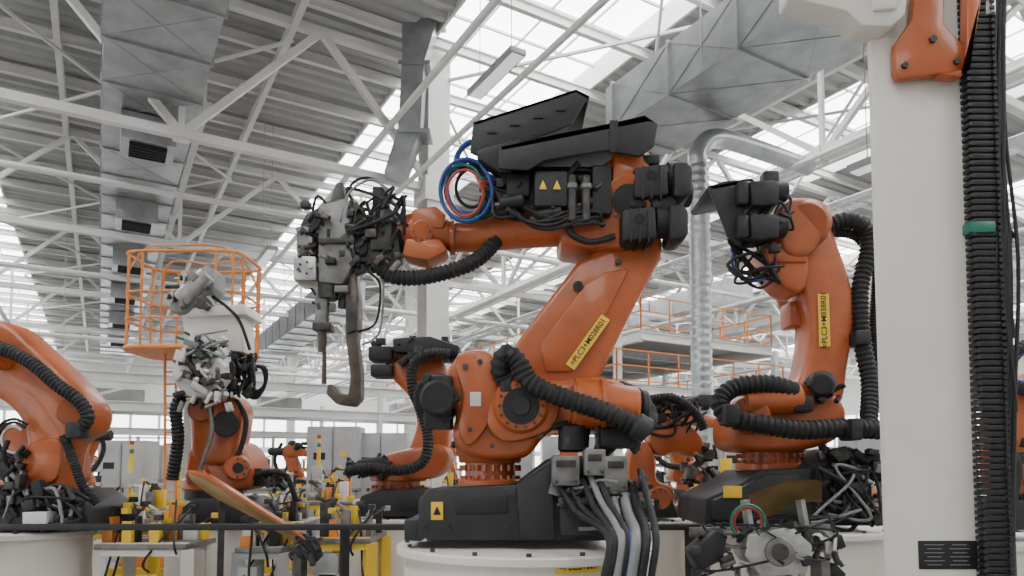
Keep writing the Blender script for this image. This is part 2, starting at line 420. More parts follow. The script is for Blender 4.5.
ZP = 0.97
def pedestal(parent, c, r, mt=CRM, name="pedestal"):
    o = Obj(name, parent); x, y = c
    o.cyl((x, y, 0), (x, y, .06), r*1.06, mt, n=48)
    o.cyl((x, y, .06), (x, y, ZP-.05), r*.94, mt, n=48)
    o.cyl((x, y, ZP-.05), (x, y, ZP), r, mt, n=64, ch=.008)
    for i in range(16):
        a = math.pi*2*i/16; p = Vector((x+math.cos(a)*r*.93, y+math.sin(a)*r*.93, ZP)); o.cyl(p, p+Vector((0, 0, .018)), .014, DGM, n=6)
    o.done()

# ================================================================= MAIN ROBOT
S = Sheet(4.2); base = S.p(500, 541, 0); R1 = empty("industrial_welding_robot", (base.x, 4.2, ZP))
pedestal(R1, (S.p(526, 541).x, 4.2), .76)
p = Part("plinth", R1, S)
p.pl([(418, 500), (428, 489), (516, 484), (552, 457), (600, 455), (614, 470), (614, 541), (418, 541)], -62, 46, DRK, 3)
p.pl([(452, 499), (508, 496), (508, 513), (456, 515)], -64, -60, BLK, 1)
p.pl([(516, 486), (552, 462), (556, 541), (520, 541)], -68, -60, DRK, 3)
p.rc(404, 520, 430, 541, -55, 40, DRK); p.rc(560, 500, 600, 536, -70, -60, DRK)
p.rc(431, 502, 443, 520, -64, -62, YEL, .3); p.pl([(433, 515), (437, 506), (441, 515)], -64.6, -63.8, INK, 0)
for x, y in ((424, 528), (448, 528), (505, 527), (512, 494)): p.bolts(x, y, -62, .1, 1, 2.4, DGM, 'y')
p.bolts(425, 541, -58, .1, 1, 4, LGM); p.done()
p = Part("base_flange", R1, S)
p.vc(490, 488, 479, 0, 32, ORG, ch=1.5); p.vc(490, 480, 462, 0, 25, ORG); p.vc(490, 463, 446, 0, 31, ORG, 34, ch=1.5)
p.bolts(490, 479, 0, 28.5, 22, 1.8, ORG, h=3.5); p.bolts(490, 465, 0, 29, 22, 2, ORG, h=-6); p.done()
p = Part("carousel", R1, S)
p.pl([(462, 452), (452, 436), (455, 415), (448, 395), (446, 372), (458, 357), (488, 352), (510, 360), (530, 374), (556, 380), (585, 376), (618, 380), (636, 394), (640, 415), (620, 428), (585, 430), (560, 428), (545, 436), (528, 455), (500, 460), (478, 458)], -42, 44, ORG, 8, True, 3)
p.pl([(486, 420), (498, 385), (520, 376), (548, 384), (560, 405), (552, 428), (525, 440), (500, 440)], -52, -38, ORG, 5, True)
p.cy((521, 406, -50), (521, 406, -60), 27, ORG, 24, ch=1.5)
p.cy((521, 406, -60), (521, 406, -61), 17, BLK); p.cy((521, 406, -60), (521, 406, -63), 9, DRK, ch=.8)
p.bolts(521, 406, -60, 20, 14, 1.6, DGM, 'y', 2)
p.cy((572, 404, -46), (638, 408, -46), 23, ORG, 20, ch=3); p.cy((575, 404, -46), (580, 404, -46), 25, ORG)
p.cy((600, 405, -46), (604, 405, -46), 24.5, ORG)
p.pl([(455, 357), (485, 350), (500, 372), (490, 420), (470, 445), (458, 430), (462, 395)], -50, -40, ORG, 4, True)
p.rc(470, 392, 481, 406, -52.5, -50, STK, .2)
for x, y in ((465, 367), (480, 362), (470, 430), (492, 446), (540, 436)): p.bolts(x, y, -49, .1, 1, 2.6, DGM, 'y')
p.done()
p = Part("drive_motors", R1, S)
p.cy((438, 398, -30), (438, 398, 20), 24, BLK, ch=2); p.cy((438, 398, -64), (438, 398, -30), 17, BLK, ch=3); p.rc(424, 375, 452, 388, -52, -30, BLK)
p.rc(424, 405, 450, 428, -50, -10, DRK); p.rc(600, 428, 642, 448, -60, -20, BLK, 3); p.cy((572, 425, -50), (572, 452, -50), 13, BLK, ch=2)
p.cy((640, 408, -46), (648, 408, -46), 17, DRK, ch=2)
p.greeble(556, 425, 640, 450, -60, -30, 16, 5, 12, [BLK, DRK, DGM]); p.greeble(425, 378, 458, 430, -62, -40, 12, 4, 9, [BLK, DRK])
p.done()
p = Part("link_arm", R1, S)
p.pl([(500, 385), (503, 362), (522, 334), (577, 262), (600, 247), (640, 232), (664, 236), (662, 258), (634, 308), (612, 352), (600, 378), (572, 398), (520, 402)], -24, 26, ORG, 6, seg=3)
p.pl([(540, 345), (585, 285), (604, 272), (630, 268), (612, 304), (588, 350), (572, 372), (545, 372)], -27, -23, ORG, 2)
p.cy((578, 286, -24), (578, 286, -29), 5, DGM, ch=1); p.bolts(618, 262, -25, .1, 1, 3, DGM, 'y'); p.done()
c = S.p(588, 342, -29); label(R1, c, S.p(606, 318, -29)-S.p(570, 368, -29), Vector((-.8, 0, .6)), 60*S.u, 10*S.u, "=PLC3+M028R01", name="arm_label", tsz=.75)
p = Part("forearm", R1, S)
p.pl([(560, 205), (590, 190), (606, 160), (628, 148), (646, 152), (656, 176), (657, 222), (650, 240), (620, 248), (585, 247), (560, 244)], -34, 30, ORG, 7, seg=3)
p.limb([(604, 222, -4, 28), (560, 224, -4, 23), (520, 229, -4, 20), (480, 236, -4, 16), (448, 238, -4, 14)], ORG)
p.cy((456, 238, -4), (450, 238, -4), 17, ORG, ch=1); p.cy((574, 222, -4), (568, 222, -4), 26, ORG, ch=1)
p.cy((628, 200, -30), (628, 200, -42), 24, ORG, ch=2); p.cy((628, 200, -42), (628, 200, -44), 15, DRK)
p.bolts(628, 200, -42, 19.5, 14, 1.7, DGM, 'y', 2)
p.pl([(613, 150), (640, 146), (650, 160), (652, 184), (612, 184)], -44, -30, ORG, 5)
p.done()
p = Part("wrist", R1, S)
p.limb([(452, 237, -4, 14), (440, 234, -4, 18), (425, 232, -4, 21), (412, 233, -4, 19), (400, 234, -4, 18)], ORG)
p.pl([(412, 208), (436, 205), (446, 214), (444, 228), (410, 230)], -24, 14, ORG, 3); p.pl([(405, 238), (440, 238), (448, 250), (428, 260), (402, 256)], -26, 16, ORG, 3)
p.cy((422, 232, -24), (422, 232, -29), 11, ORG, ch=1); p.bolts(422, 232, -29, 8, 8, 1.2, DGM, 'y', 1.5)
p.cy((402, 234, -4), (392, 234, -4), 17, DGM, ch=1); p.cy((392, 234, -4), (384, 234, -4), 20, GRM, ch=1); p.done()
p = Part("arm_motors", R1, S)
for y, y2, x0, x1 in ((182, 179, 634, 692), (225, 222, 622, 688)):
    p.pl([(x0, y-16), (x0+34, y2-17), (x0+36, y2+16), (x0, y+16)], -52, -16, BLK, 4)
    p.cy((x0+32, y2, -34), (x1-14, y2, -34), 16, BLK, ch=1); p.pl([(x1-18, y2-18), (x1-4, y2-18), (x1+1, y2-12), (x1+1, y2+12), (x1-4, y2+17), (x1-18, y2+17)], -54, -16, BLK, 4)
    for k in range(3): p.rc(x0+8+k*9, y-16.8, x0+10+k*9, y+16.6, -53, -15, DRK, .4)
    p.rc(x0+8, y2-25, x0+26, y2-15, -44, -26, BLK, 2); p.cy((x0+18, y2-4, -53), (x0+18, y2-4, -55), 5, DRK, ch=.6)
p.rc(652, 196, 676, 208, -46, -30, DRK, 2)
p.cy((640, 195, 25), (690, 192, 25), 16, BLK, ch=2); p.done()
p = Part("top_cowl", R1, S)
p.pl([(473, 122), (576, 89), (590, 96), (584, 103), (572, 124), (484, 158), (470, 152)], -44, -40, DRK, .8)
p.pl([(473, 122), (576, 89), (590, 96), (588, 100), (576, 93), (474, 126)], -44, 34, DRK, .8)
for t in (.1, .35, .6, .85):
    x = 478+t*92; y = 126-t*30; p.rc(x, y+8, x+10, y+10, -45.5, -43, BLK, .2)
    p.rc(x-1, y+24, x+1, y+26, -45.2, -43, DGM, .2)
p.pl([(500, 146), (560, 133), (615, 122), (645, 115), (658, 124), (654, 146), (640, 156), (606, 150), (545, 160), (528, 170), (498, 168)], -56, -52, DRK, .8)
p.pl([(500, 146), (560, 133), (615, 122), (645, 115), (658, 124), (648, 122), (617, 128), (562, 139), (502, 151)], -56, 36, DRK, .8)
p.pl([(476, 150), (520, 138), (520, 166), (500, 172), (478, 158)], -48, -30, DRK, 1.5)
p.rc(610, 120, 618, 152, -57.5, -54, BLK, .4)
p.done()
p = Part("dress_pack_connectors", R1, S)
p.rc(505, 165, 612, 206, -34, 20, BLK, 4); p.rc(534, 170, 568, 206, -50, -30, DRK, 3)
for cx in (543, 557):
    p.pl([(cx-4, 189), (cx, 180), (cx+4, 189)], -52, -49.5, YEL, .2)
for x in (572, 586): p.vc(x, 222, 176, -46, 4.5, DGM, ch=1); p.vc(x, 190, 184, -46, 6, GRM, ch=1)
p.rc(592, 164, 612, 214, -46, -30, BLK, 3); p.rc(506, 172, 530, 196, -44, -30, BLK, 3); p.cy((505, 190, -30), (480, 186, -30), 6, BLK, ch=1); p.cy((515, 210, -30), (492, 212, -30), 6, DGM, ch=1)
p.cy((538, 216, -40), (562, 212, -44), 6, BLK, ch=1); p.cy((500, 204, -40), (524, 200, -44), 6, BLK, ch=1)
p.greeble(500, 166, 612, 212, -46, -34, 26, 4, 11, [BLK, BLK, DRK, DGM])
for k in range(10): p.tb([(488+k*3, 178+k*3, -36), (514+k*6, 214+(k % 4)*4, -44), (556+k*5, 224-(k % 3)*6, -48), (602, 190+k*4, -42)], 1.7, RUB)
p.tangle(478, 180, 530, 222, -44, -24, 6, 1.6, [RUB])
p.done()
p = Part("coolant_hoses", R1, S)
def loop(cx, cy, rx, ry, w, m, r=1.8, tail=(500, 185)):
    pts = [(tail[0], tail[1]-6, w+8)]+[(cx+rx*math.cos(a), cy-ry*math.sin(a), w+6*math.sin(a*.5)) for a in [0.5+2*math.pi*k/12*1.0 for k in range(13)]]+[(tail[0], tail[1]+16, w+12)]
    p.tb(pts, r, m)
loop(466, 190, 26, 31, -40, BLU); loop(463, 192, 22, 27, -36, GRN); loop(469, 188, 22, 27, -32, BLU, 2.2); loop(465, 193, 18, 23, -42, RED, 1.4)
loop(470, 190, 24, 24, -28, RUB, 2.4); loop(468, 194, 27, 28, -24, GRN, 1.6); loop(472, 188, 16, 19, -30, RUB, 1.8)
p.tb([(456, 172, -30), (458, 154, -20), (472, 142, -10), (490, 148, 0)], 3, BLU)
p.tb([(378, 266, -24), (395, 277, -24), (425, 277, -26), (460, 268, -26), (482, 256, -20), (500, 236, -10)], 8, RUB, True)
p.tb([(575, 215, -40), (570, 232, -42), (590, 242, -40), (615, 236, -40)], 3, RUB)
p.done()
p = Part("energy_hose", R1, S)
p.tb([(508, 384, -48), (500, 368, -60), (506, 354, -64), (518, 362, -66), (530, 382, -68), (558, 396, -70), (600, 410, -74), (642, 428, -72)], 9.5, RUB, True, 14)
p.tb([(642, 430, -66), (650, 418, -40), (640, 398, -10), (620, 388, 20)], 8, RUB, True)
p.cy((634, 424, -72), (648, 432, -72), 12, DRK, ch=2); p.rc(500, 372, 512, 392, -62, -44, DRK, 2)
p.done()
p = Part("base_cabling", R1, S)
for a, b, c_, d in ((552, 455, 580, 486), (584, 449, 606, 476), (604, 456, 628, 492)):
    p.rc(a, b, c_, d, -84, -64, GRM, 2); p.rc(a+4, b+5, c_-4, b+12, -86, -84, DGM, .5)
    p.bolts(a+4, d-4, -84, .1, 1, 1.6, DGM, 'y'); p.bolts(c_-4, d-4, -84, .1, 1, 1.6, DGM, 'y')
for i, (x0, y0, x1, m, r) in enumerate([(560, 486, 602, RUB, 2.6), (570, 486, 608, RUB, 3), (590, 476, 614, GHS, 3), (598, 476, 620, RUB, 3), (612, 490, 616, GHS, 3.6), (622, 488, 630, GHS, 4.6), (632, 484, 640, RUB, 4), (606, 492, 624, BLU, 1.5), (583, 480, 605, RUB, 3), (640, 470, 650, RUB, 3)]):
    p.tb([(x0, y0, -74), (x0+(x1-x0)*.3+4, y0+26, -96), (x1+6, 538, -136), (x1, 590, -140), (x1-4, 680, -136), (x1-4, 740, -136)], r, m)
p.greeble(555, 480, 650, 515, -80, -62, 34, 4, 10, [GRM, DGM, BLK, DGM]); p.tangle(560, 480, 655, 530, -90, -66, 10, 1.6, [RUB, RUB, GHS, DRK])
p.done()
c = S.p(578, 567, -114); label(R1, c, (.93, .36, 0), (0, 0, 1), 40*S.u, 10*S.u, "=PLC3+M1", name="pedestal_label")
# welding gun
p = Part("spot_welding_gun_body", R1, S)
p.pl([(318, 205), (345, 198), (354, 215), (354, 262), (342, 284), (318, 282)], -26, 22, GRM, 2)
p.rc(296, 226, 312, 252, -24, 4, GRM, 1.5); p.rc(293, 256, 316, 280, -28, 10, LGM, 1.5)
p.pl([(300, 224), (306, 214), (330, 200), (336, 182), (343, 182), (345, 205), (322, 222), (316, 250), (304, 250)], -12, 8, DGM, 1.5)
p.pl([(352, 228), (398, 222), (400, 252), (380, 262), (352, 262)], -22, 20, DGM, 2)
p.rc(370, 208, 392, 250, -26, -10, DGM, 2); p.rc(372, 186, 388, 214, -20, -4, BLK, 2)
p.vc(328, 300, 278, -14, 10, DGM, ch=1); p.vc(322, 326, 298, -14, 7, GRM, ch=1); p.vc(322, 352, 326, -14, 4, COP, 5); p.vc(324, 384, 352, -14, 2.5, COP, 2)
p.vc(343, 308, 282, -10, 5, DGM); p.rc(312, 322, 330, 330, -22, -4, DGM, 1)
p.pl([(342, 262), (355, 262), (359, 300), (357, 340), (361, 374), (361, 398), (354, 406), (336, 404), (326, 394), (327, 384), (333, 384), (339, 393), (348, 394), (350, 376), (345, 336), (345, 300)], -18, 0, COP, 2)
p.pl([(345, 300), (358, 302), (357, 330), (346, 334)], -21, 3, DGM, 1.5)
p.rc(334, 285, 348, 292, -24, 6, GRM, 1); p.rc(318, 238, 352, 243, -29, -24, DGM, .5)
p.greeble(300, 204, 398, 268, -30, -16, 95, 3, 10, [GRM, DGM, DGM, DGM, BLK, BLK, COP]); p.greeble(312, 262, 350, 308, -24, -6, 30, 3, 8, [GRM, DGM, DGM])
p.greeble(296, 228, 314, 280, -30, -24, 14, 2, 5, [GRM, DGM, LGM]); p.greeble(350, 262, 378, 272, -24, 10, 12, 4, 8, [DGM, BLK])
p.bolts(305, 268, -28, 6, 5, 1.2, DGM, 'y', 1); p.done()
p = Part("spot_welding_gun_cabling", R1, S)
p.tangle(345, 186, 400, 235, -34, -16, 9, 1.4, [RUB, RUB, DGM]); p.tangle(385, 194, 408, 255, -30, -10, 6, 1.6, [RUB])
p.tb([(388, 190, -12), (370, 178, -14), (352, 184, -14), (342, 210, -18)], 1.4, RUB); p.tb([(395, 205, -20), (375, 180, -24), (350, 192, -24), (340, 222, -26)], 1.2, GHS)
p.tb([(335, 215, -12), (318, 196, -12), (312, 215, -12)], 1.4, RUB); p.tb([(384, 270, -20), (380, 330, -18), (362, 345, -14)], 1.2, GHS)
p.tb([(378, 262, -20), (368, 270, -24), (380, 285, -20), (376, 322, -16), (358, 332, -12)], 1.2, RUB)
p.done()

# ================================================================= RIGHT ROBOT
S = Sheet(5.4); base = S.p(775, 526, 0); R2 = empty("industrial_handling_robot", (base.x, 5.4, ZP))
pedestal(R2, (S.p(790, 526).x, 5.4), .72)
p = Part("plinth", R2, S)
p.pl([(704, 526), (706, 498), (742, 482), (760, 470), (806, 468), (850, 446), (872, 456), (874, 526)], -58, 50, DRK, 3)
p.pl([(712, 520), (714, 500), (745, 486), (768, 474), (800, 474), (800, 520)], -66, -58, DRK, 2); p.rc(724, 486, 742, 498, -68.5, -66, YEL, .3)
p.greeble(820, 450, 880, 520, -72, -56, 60, 4, 11, [DGM, BLK, GRM, DRK, DGM]); p.tangle(810, 460, 885, 530, -78, -58, 10, 1.8, [RUB, GHS, RUB]); p.done()
p = Part("base_flange", R2, S)
p.vc(770, 472, 463, 0, 33, ORG, ch=1.5); p.vc(770, 464, 452, 0, 27, ORG); p.vc(770, 453, 442, 0, 33, ORG, ch=1.5); p.bolts(770, 463, 0, 30, 22, 1.6, ORG, h=3); p.bolts(770, 454, 0, 31, 22, 1.6, ORG, h=-4); p.done()
p = Part("carousel", R2, S)
p.pl([(740, 448), (733, 425), (742, 402), (765, 390), (790, 384), (812, 380), (835, 392), (848, 412), (842, 436), (815, 448), (780, 452)], -36, 38, ORG, 7, True, 3)
p.cy((750, 414, -36), (750, 414, -52), 20, ORG, 17, ch=1.5); p.cy((742, 402, -44), (800, 398, -44), 14, ORG, ch=2); p.bolts(750, 414, -52, 13, 10, 1.6, DGM, 'y', 1.5)
p.cy((822, 384, -30), (822, 384, -56), 13, DRK, 11, ch=2); p.cy((822, 384, -56), (822, 384, -58), 7, BLK)
p.rc(795, 395, 815, 412, -56, -40, BLK, 3); p.greeble(790, 380, 840, 402, -52, -36, 14, 4, 9, [BLK, DRK, DGM]); p.done()
p = Part("link_arm", R2, S)
p.pl([(786, 230), (794, 204), (812, 198), (826, 210), (840, 246), (852, 282), (857, 318), (850, 362), (842, 404), (812, 418), (782, 412), (776, 398), (800, 380), (809, 350), (810, 312), (798, 276)], -22, 22, ORG, 6, True, 3)
p.cy((806, 224, -22), (806, 224, -34), 24, ORG, 21, ch=2); p.done()
c = S.p(824, 320, -23.5); label(R2, c, (0, 0, 1), (-1, 0, 0), 52*S.u, 11*S.u, "=PLC3+M038R01", name="arm_label", tsz=.7)
p = Part("forearm", R2, S)
p.pl([(776, 226), (782, 204), (800, 196), (820, 200), (829, 214), (822, 240), (808, 256), (786, 252)], -36, 30, ORG, 6, True, 3)
p.limb([(796, 236, 10, 26), (788, 270, 50, 20), (792, 300, 90, 17), (800, 322, 120, 13)], ORG)
p.pl([(762, 242), (784, 230), (806, 246), (810, 276), (800, 292), (780, 284), (766, 262)], -30, 10, ORG, 5, True, 3); p.rc(790, 300, 812, 326, 0, 30, ORG, 4)
p.rc(776, 248, 808, 262, -33, -28, ORG, 2); p.done()
p = Part("arm_motors", R2, S)
for y in (192, 226):
    p.pl([(750, y-12), (776, y-13), (780, y-8), (780, y+12), (752, y+14)], -58, -30, BLK, 3); p.cy((744, y, -44), (786, y, -44), 10, DRK, ch=1); p.rc(738, y-12, 750, y+12, -56, -32, BLK, 3)
p.rc(764, 170, 780, 196, -50, -36, BLK, 2)
p.pl([(708, 186), (724, 181), (752, 178), (756, 186), (742, 196), (748, 232), (740, 246), (728, 236), (716, 206)], -48, -44, DRK, .8)
p.pl([(708, 186), (752, 178), (756, 182), (712, 190)], -48, 20, DRK, .8)
p.greeble(730, 200, 785, 250, -52, -30, 30, 4, 10, [BLK, DRK, DGM]); p.tangle(728, 236, 785, 285, -44, -14, 9, 1.6, [RUB]); p.tangle(750, 190, 795, 250, -56, -38, 5, 1.5, [RUB, DGM])
p.tb([(740, 240, -30), (732, 262, -34), (748, 280, -34), (770, 276, -30), (776, 256, -30)], 1.5, BLU); p.tb([(746, 240, -30), (738, 270, -30), (760, 288, -30), (782, 270, -28)], 1.5, RUB); p.done()
p = Part("energy_hose", R2, S)
p.tb([(828, 226, -16), (848, 220, -18), (866, 230, -18), (868, 252, -18), (860, 290, -20), (862, 340, -24), (870, 385, -30), (868, 428, -50)], 8.5, RUB, True)
p.tb([(878, 430, -66), (840, 428, -70), (800, 430, -72), (760, 424, -72), (730, 418, -66), (720, 402, -60), (734, 388, -56), (768, 384, -54), (796, 392, -50)], 9, RUB, True, 14)
p.tb([(834, 232, -10), (858, 238, -8), (876, 268, -4), (874, 330, -2), (880, 400, -10)], 5, RUB, True)
p.rc(726, 404, 740, 424, -82, -58, DRK, 2); p.rc(852, 418, 864, 440, -84, -58, DRK, 2); p.rc(856, 330, 872, 344, -36, -10, DRK, 2); p.done()

# gripper tooling with curved stamped panel in front of right robot
S = Sheet(4.3)
R7 = empty("panel_gripper_fixture", (S.p(775, 560).x, 4.3, 0))
p = Part("stamped_panel", R7, S)
g = [[S.p(748+74*u_+14*v_*(1-u_), 496-13*math.sin(u_*2.2)+v_*26*(1-.2*u_)-4*u_, -20+v_*26+8*math.sin(u_*3)) for v_ in (0, .25, .5, .75, 1)] for u_ in [k/10 for k in range(11)]]
vs = [q for r_ in g for q in r_]; fs = [(i*5+j, i*5+j+1, (i+1)*5+j+1, (i+1)*5+j) for i in range(10) for j in range(4)]
p.add(vs, fs, TAN); p.add([v+Vector((0, .006, .004)) for v in vs], fs, TAN); p.done()
p = Part("gripper_frame", R7, S)
p.beam(S.p(690, 532), S.p(830, 528), .05, .05, GRM); p.beam(S.p(745, 500), S.p(752, 545), .04, .04, LGM); p.beam(S.p(800, 500), S.p(808, 545), .04, .04, LGM)
p.pl([(748, 534), (792, 526), (814, 546), (808, 574), (762, 578), (744, 556)], -20, 16, LGM, 3); p.cy((780, 552, -20), (780, 552, -26), 14, GRM, ch=1); p.cy((780, 552, -26), (780, 552, -28), 8, DGM)
p.pl([(690, 552), (716, 530), (728, 536), (724, 560), (700, 572)], -20, 10, DRK, 3)
p.greeble(694, 524, 744, 575, -26, 16, 40, 4, 11, [GRM, DGM, BLK, DGM, DRK]); p.greeble(744, 520, 840, 575, -26, 16, 56, 4, 12, [LGM, GRM, DGM, BLK, DGM, DRK]); p.tangle(690, 515, 850, 575, -30, 10, 8, 1.1, [RUB, RUB, GHS])
for m_, r_, k in ((GRN, 17, 0), (RED, 14, 3), (GHS, 16, 6)): p.tb([(748+r_*math.cos(a), 522-r_*math.sin(a), -30+k) for a in [k2*.6-.3 for k2 in range(8)]], 1.3, m_)
a = S.p(775, 575); p.beam(a, (a.x, a.y, 0), .14, .14, CRM); a = S.p(820, 560); p.beam(a, (a.x, a.y, 0), .08, .08, GRM); p.box((S.p(785, 575).x, 4.3, .03), (.6, .3, .06), DGM); p.done()

# ================================================================= LEFT-MID ROBOT (facing camera)
S = Sheet(6.0); base = S.p(212, 520, 0); R3 = empty("industrial_welding_robot", (base.x, 6.0, ZP))
pedestal(R3, (base.x, 6.0), .38)
p = Part("plinth", R3, S)
p.pl([(176, 524), (180, 508), (194, 498), (236, 498), (250, 508), (252, 524)], -40, 44, DRK, 3); p.vc(214, 500, 486, 0, 27, DRK, ch=2); p.done()
p = Part("carousel", R3, S)
p.vc(214, 490, 478, 0, 30, ORG, ch=2)
p.pl([(186, 486), (184, 460), (192, 446), (222, 440), (240, 446), (250, 466), (248, 486), (222, 492)], -30, 30, ORG, 7, True, 3)
p.cy((238, 468, -30), (238, 468, -42), 13, ORG, 11, ch=1); p.cy((238, 468, -42), (238, 468, -43), 5, BLK); p.bolts(238, 468, -42, 8.5, 8, 1.2, DGM, 'y', 1)
p.rc(246, 468, 262, 486, -20, 10, BLK, 2); p.greeble(252, 470, 292, 492, -20, 10, 20, 4, 9, [BLK, DRK]); p.tb([(250, 480, -20), (268, 472, -24), (286, 476, -20), (296, 500, -10)], 3, RUB, True); p.done()
p = Part("link_arm", R3, S)
p.pl([(194, 462), (188, 430), (188, 404), (198, 394), (228, 394), (240, 408), (236, 440), (230, 464)], -34, 6, ORG, 7, True, 3)
p.cy((200, 410, -34), (200, 410, -42), 11, ORG, ch=1); p.cy((226, 424, -34), (226, 424, -42), 12, DRK, ch=1)
p.rc(186, 470, 206, 480, -36, -28, ORG, 2); p.done()
p = Part("forearm", R3, S)
p.limb([(212, 404, 0, 15), (214, 385, -10, 17), (218, 360, -20, 16), (222, 330, -28, 14)], ORG)
p.pl([(180, 312), (240, 308), (243, 352), (222, 350), (204, 338), (184, 334)], -44, -10, CRM, 2)
p.pl([(186, 308), (244, 304), (246, 314), (184, 317)], -50, -6, STK, 1); p.done()
p = Part("spot_welding_gun", R3, S)
p.pl([(170, 376), (178, 350), (196, 334), (214, 338), (224, 352), (226, 380), (210, 398), (182, 396)], -66, -40, STK, 3)
p.pl([(168, 300), (204, 266), (214, 268), (214, 288), (186, 314), (170, 312)], -52, -24, GRM, 2); p.cy((180, 300, -54), (208, 274, -54), 8, LGM, ch=1)
p.greeble(172, 270, 212, 310, -60, -50, 20, 3, 8, [GRM, LGM, DGM, LGM]); p.greeble(174, 338, 228, 398, -76, -62, 70, 3, 10, [STK, LGM, STK, DGM, GRM])
p.greeble(176, 388, 232, 408, -70, -40, 20, 3, 8, [DGM, LGM, BLK]); p.greeble(226, 352, 256, 396, -54, -20, 30, 3, 9, [BLK, DRK, DGM])
p.tangle(225, 350, 260, 400, -54, -14, 8, 1.6, [RUB]); p.tangle(176, 330, 240, 360, -80, -60, 6, 1.2, [RUB, GRN, GHS])
p.tb([(212, 296, -40), (228, 308, -50), (240, 322, -48), (250, 350, -40)], 1.5, RUB)
for k in range(4): p.tb([(248, 366, -40+k*6), (262+k, 368, -36), (265, 384, -34), (256, 398-k*2, -34), (242, 392, -38)], 1.7, RUB)
p.done()
p = Part("energy_hose", R3, S)
p.tb([(186, 392, -50), (176, 408, -52), (178, 440, -52), (172, 480, -50)], 6, RUB, True); p.tb([(236, 400, -30), (246, 420, -30), (240, 450, -34), (226, 470, -40)], 2.5, RUB)
p.tb([(206, 398, -50), (212, 430, -50), (200, 470, -50)], 2, GRM); p.done()
S = Sheet(5.0)
o = Part("stamped_sill_panel", None, S)
o.pl([(186, 470), (206, 474), (262, 508), (300, 534), (306, 545), (296, 544), (258, 520), (214, 498), (192, 482)], -6, -3, TAN, .5); o.pl([(186, 470), (206, 474), (300, 534), (306, 541), (204, 478), (188, 474)], -16, -4, ORG, .5)
o.pl([(298, 532), (316, 538), (322, 556), (312, 566), (300, 552)], -12, -4, DRK, 2); o.greeble(290, 530, 320, 560, -16, 0, 20, 3, 8, [DRK, BLK, DGM])
a = S.p(304, 550, 0); o.beam(a, (a.x, a.y, 0), .04, .04, DGM); a = S.p(222, 500, 4); o.beam(a, (a.x, a.y, 0), .04, .04, DGM); o.done()

# ================================================================= FAR-LEFT ROBOT (cropped by the frame)
S = Sheet(5.1); base = S.p(30, 530, 0); R4 = empty("industrial_welding_robot", (base.x, 5.1, ZP))
pedestal(R4, (base.x, 5.1), .42)
p = Part("plinth", R4, S)
p.pl([(-40, 531), (-36, 505), (0, 490), (60, 490), (86, 508), (90, 531)], -40, 50, DRK, 3); p.vc(26, 494, 480, 10, 34, ORG, ch=2)
p.pl([(-10, 480), (-14, 440), (10, 424), (44, 430), (56, 460), (50, 486)], -10, 50, ORG, 7, True); p.done()
p = Part("link_arm", R4, S)
p.pl([(-60, 330), (-20, 318), (8, 324), (32, 344), (66, 376), (90, 406), (86, 430), (66, 444), (60, 476), (56, 508), (30, 514), (20, 490), (24, 440), (14, 414), (-10, 396), (-60, 380)], -32, 10, ORG, 8, True, 3)
p.pl([(26, 446), (58, 440), (56, 478), (28, 484)], -38, -30, ORG, 3, True); p.cy((70, 412, -32), (70, 412, -38), 12, ORG, ch=1)
p.cy((-50, 352, -34), (6, 360, -40), 10, ORG, ch=2); p.done()
p = Part("energy_hose", R4, S)
p.tb([(-40, 338, -46), (0, 348, -48), (30, 362, -48), (56, 384, -48), (78, 400, -46), (88, 418, -44), (74, 434, -44)], 6.5, RUB, True)
p.tb([(64, 436, -40), (74, 462, -40), (84, 488, -36), (98, 504, -30)], 4.5, RUB, True); p.tb([(8, 440, -40), (0, 470, -44), (20, 490, -44), (60, 486, -40), (90, 500, -40)], 2.2, RUB)
for m_, r_ in ((RUB, 16), (LGM, 12), (RUB, 19)): p.tb([(14+r_*math.cos(a), 440-r_*math.sin(a)*1.1, -40) for a in [k*.7+.8 for k in range(8)]], 1.4, m_)
p.rc(64, 422, 80, 438, -50, -34, DRK, 2); p.greeble(0, 448, 24, 515, -50, -30, 26, 4, 11, [BLK, DRK, DGM, GRM]); p.greeble(10, 488, 80, 524, -52, -34, 34, 4, 11, [BLK, DRK, DGM, GRM]); p.tangle(-6, 450, 30, 520, -50, -34, 7, 1.5, [RUB, RUB, GHS]); p.tangle(20, 485, 84, 528, -54, -40, 7, 1.5, [RUB, RUB, GHS]); p.rc(22, 512, 46, 526, -56, -40, STK, 1); p.done()

# ================================================================= ROBOT BEHIND MAIN ONE
S = Sheet(6.5); base = S.p(396, 517, 0); R5 = empty("industrial_welding_robot", (base.x, 6.5, ZP))
pedestal(R5, (base.x, 6.5), .45)
p = Part("plinth", R5, S); p.pl([(356, 517), (360, 496), (378, 490), (422, 488), (434, 498), (436, 517)], -38, 40, DRK, 3); p.rc(400, 498, 420, 510, -40, -38, BLK, .5)
p.vc(398, 494, 488, 0, 28, ORG, ch=1); p.vc(398, 489, 480, 0, 22, ORG); p.vc(398, 481, 474, 0, 28, ORG, ch=1); p.bolts(398, 488, 0, 25, 18, 1.5, ORG, h=3); p.done()
p = Part("carousel", R5, S); p.pl([(372, 476), (370, 462), (386, 454), (410, 448), (440, 444), (450, 456), (442, 472), (420, 480)], -28, 30, ORG, 6, True)
p.pl([(352, 470), (356, 460), (380, 456), (392, 464), (384, 474), (360, 476)], -34, -8, BLK, 3); p.greeble(346, 456, 392, 476, -36, -10, 26, 4, 9, [BLK, DRK, DGM]); p.done()
p = Part("link_arm", R5, S)
p.pl([(384, 356), (396, 346), (424, 344), (440, 356), (448, 384), (450, 430), (440, 462), (414, 468), (408, 452), (416, 424), (408, 396), (392, 378)], -22, 20, ORG, 7, True, 3)
p.done()
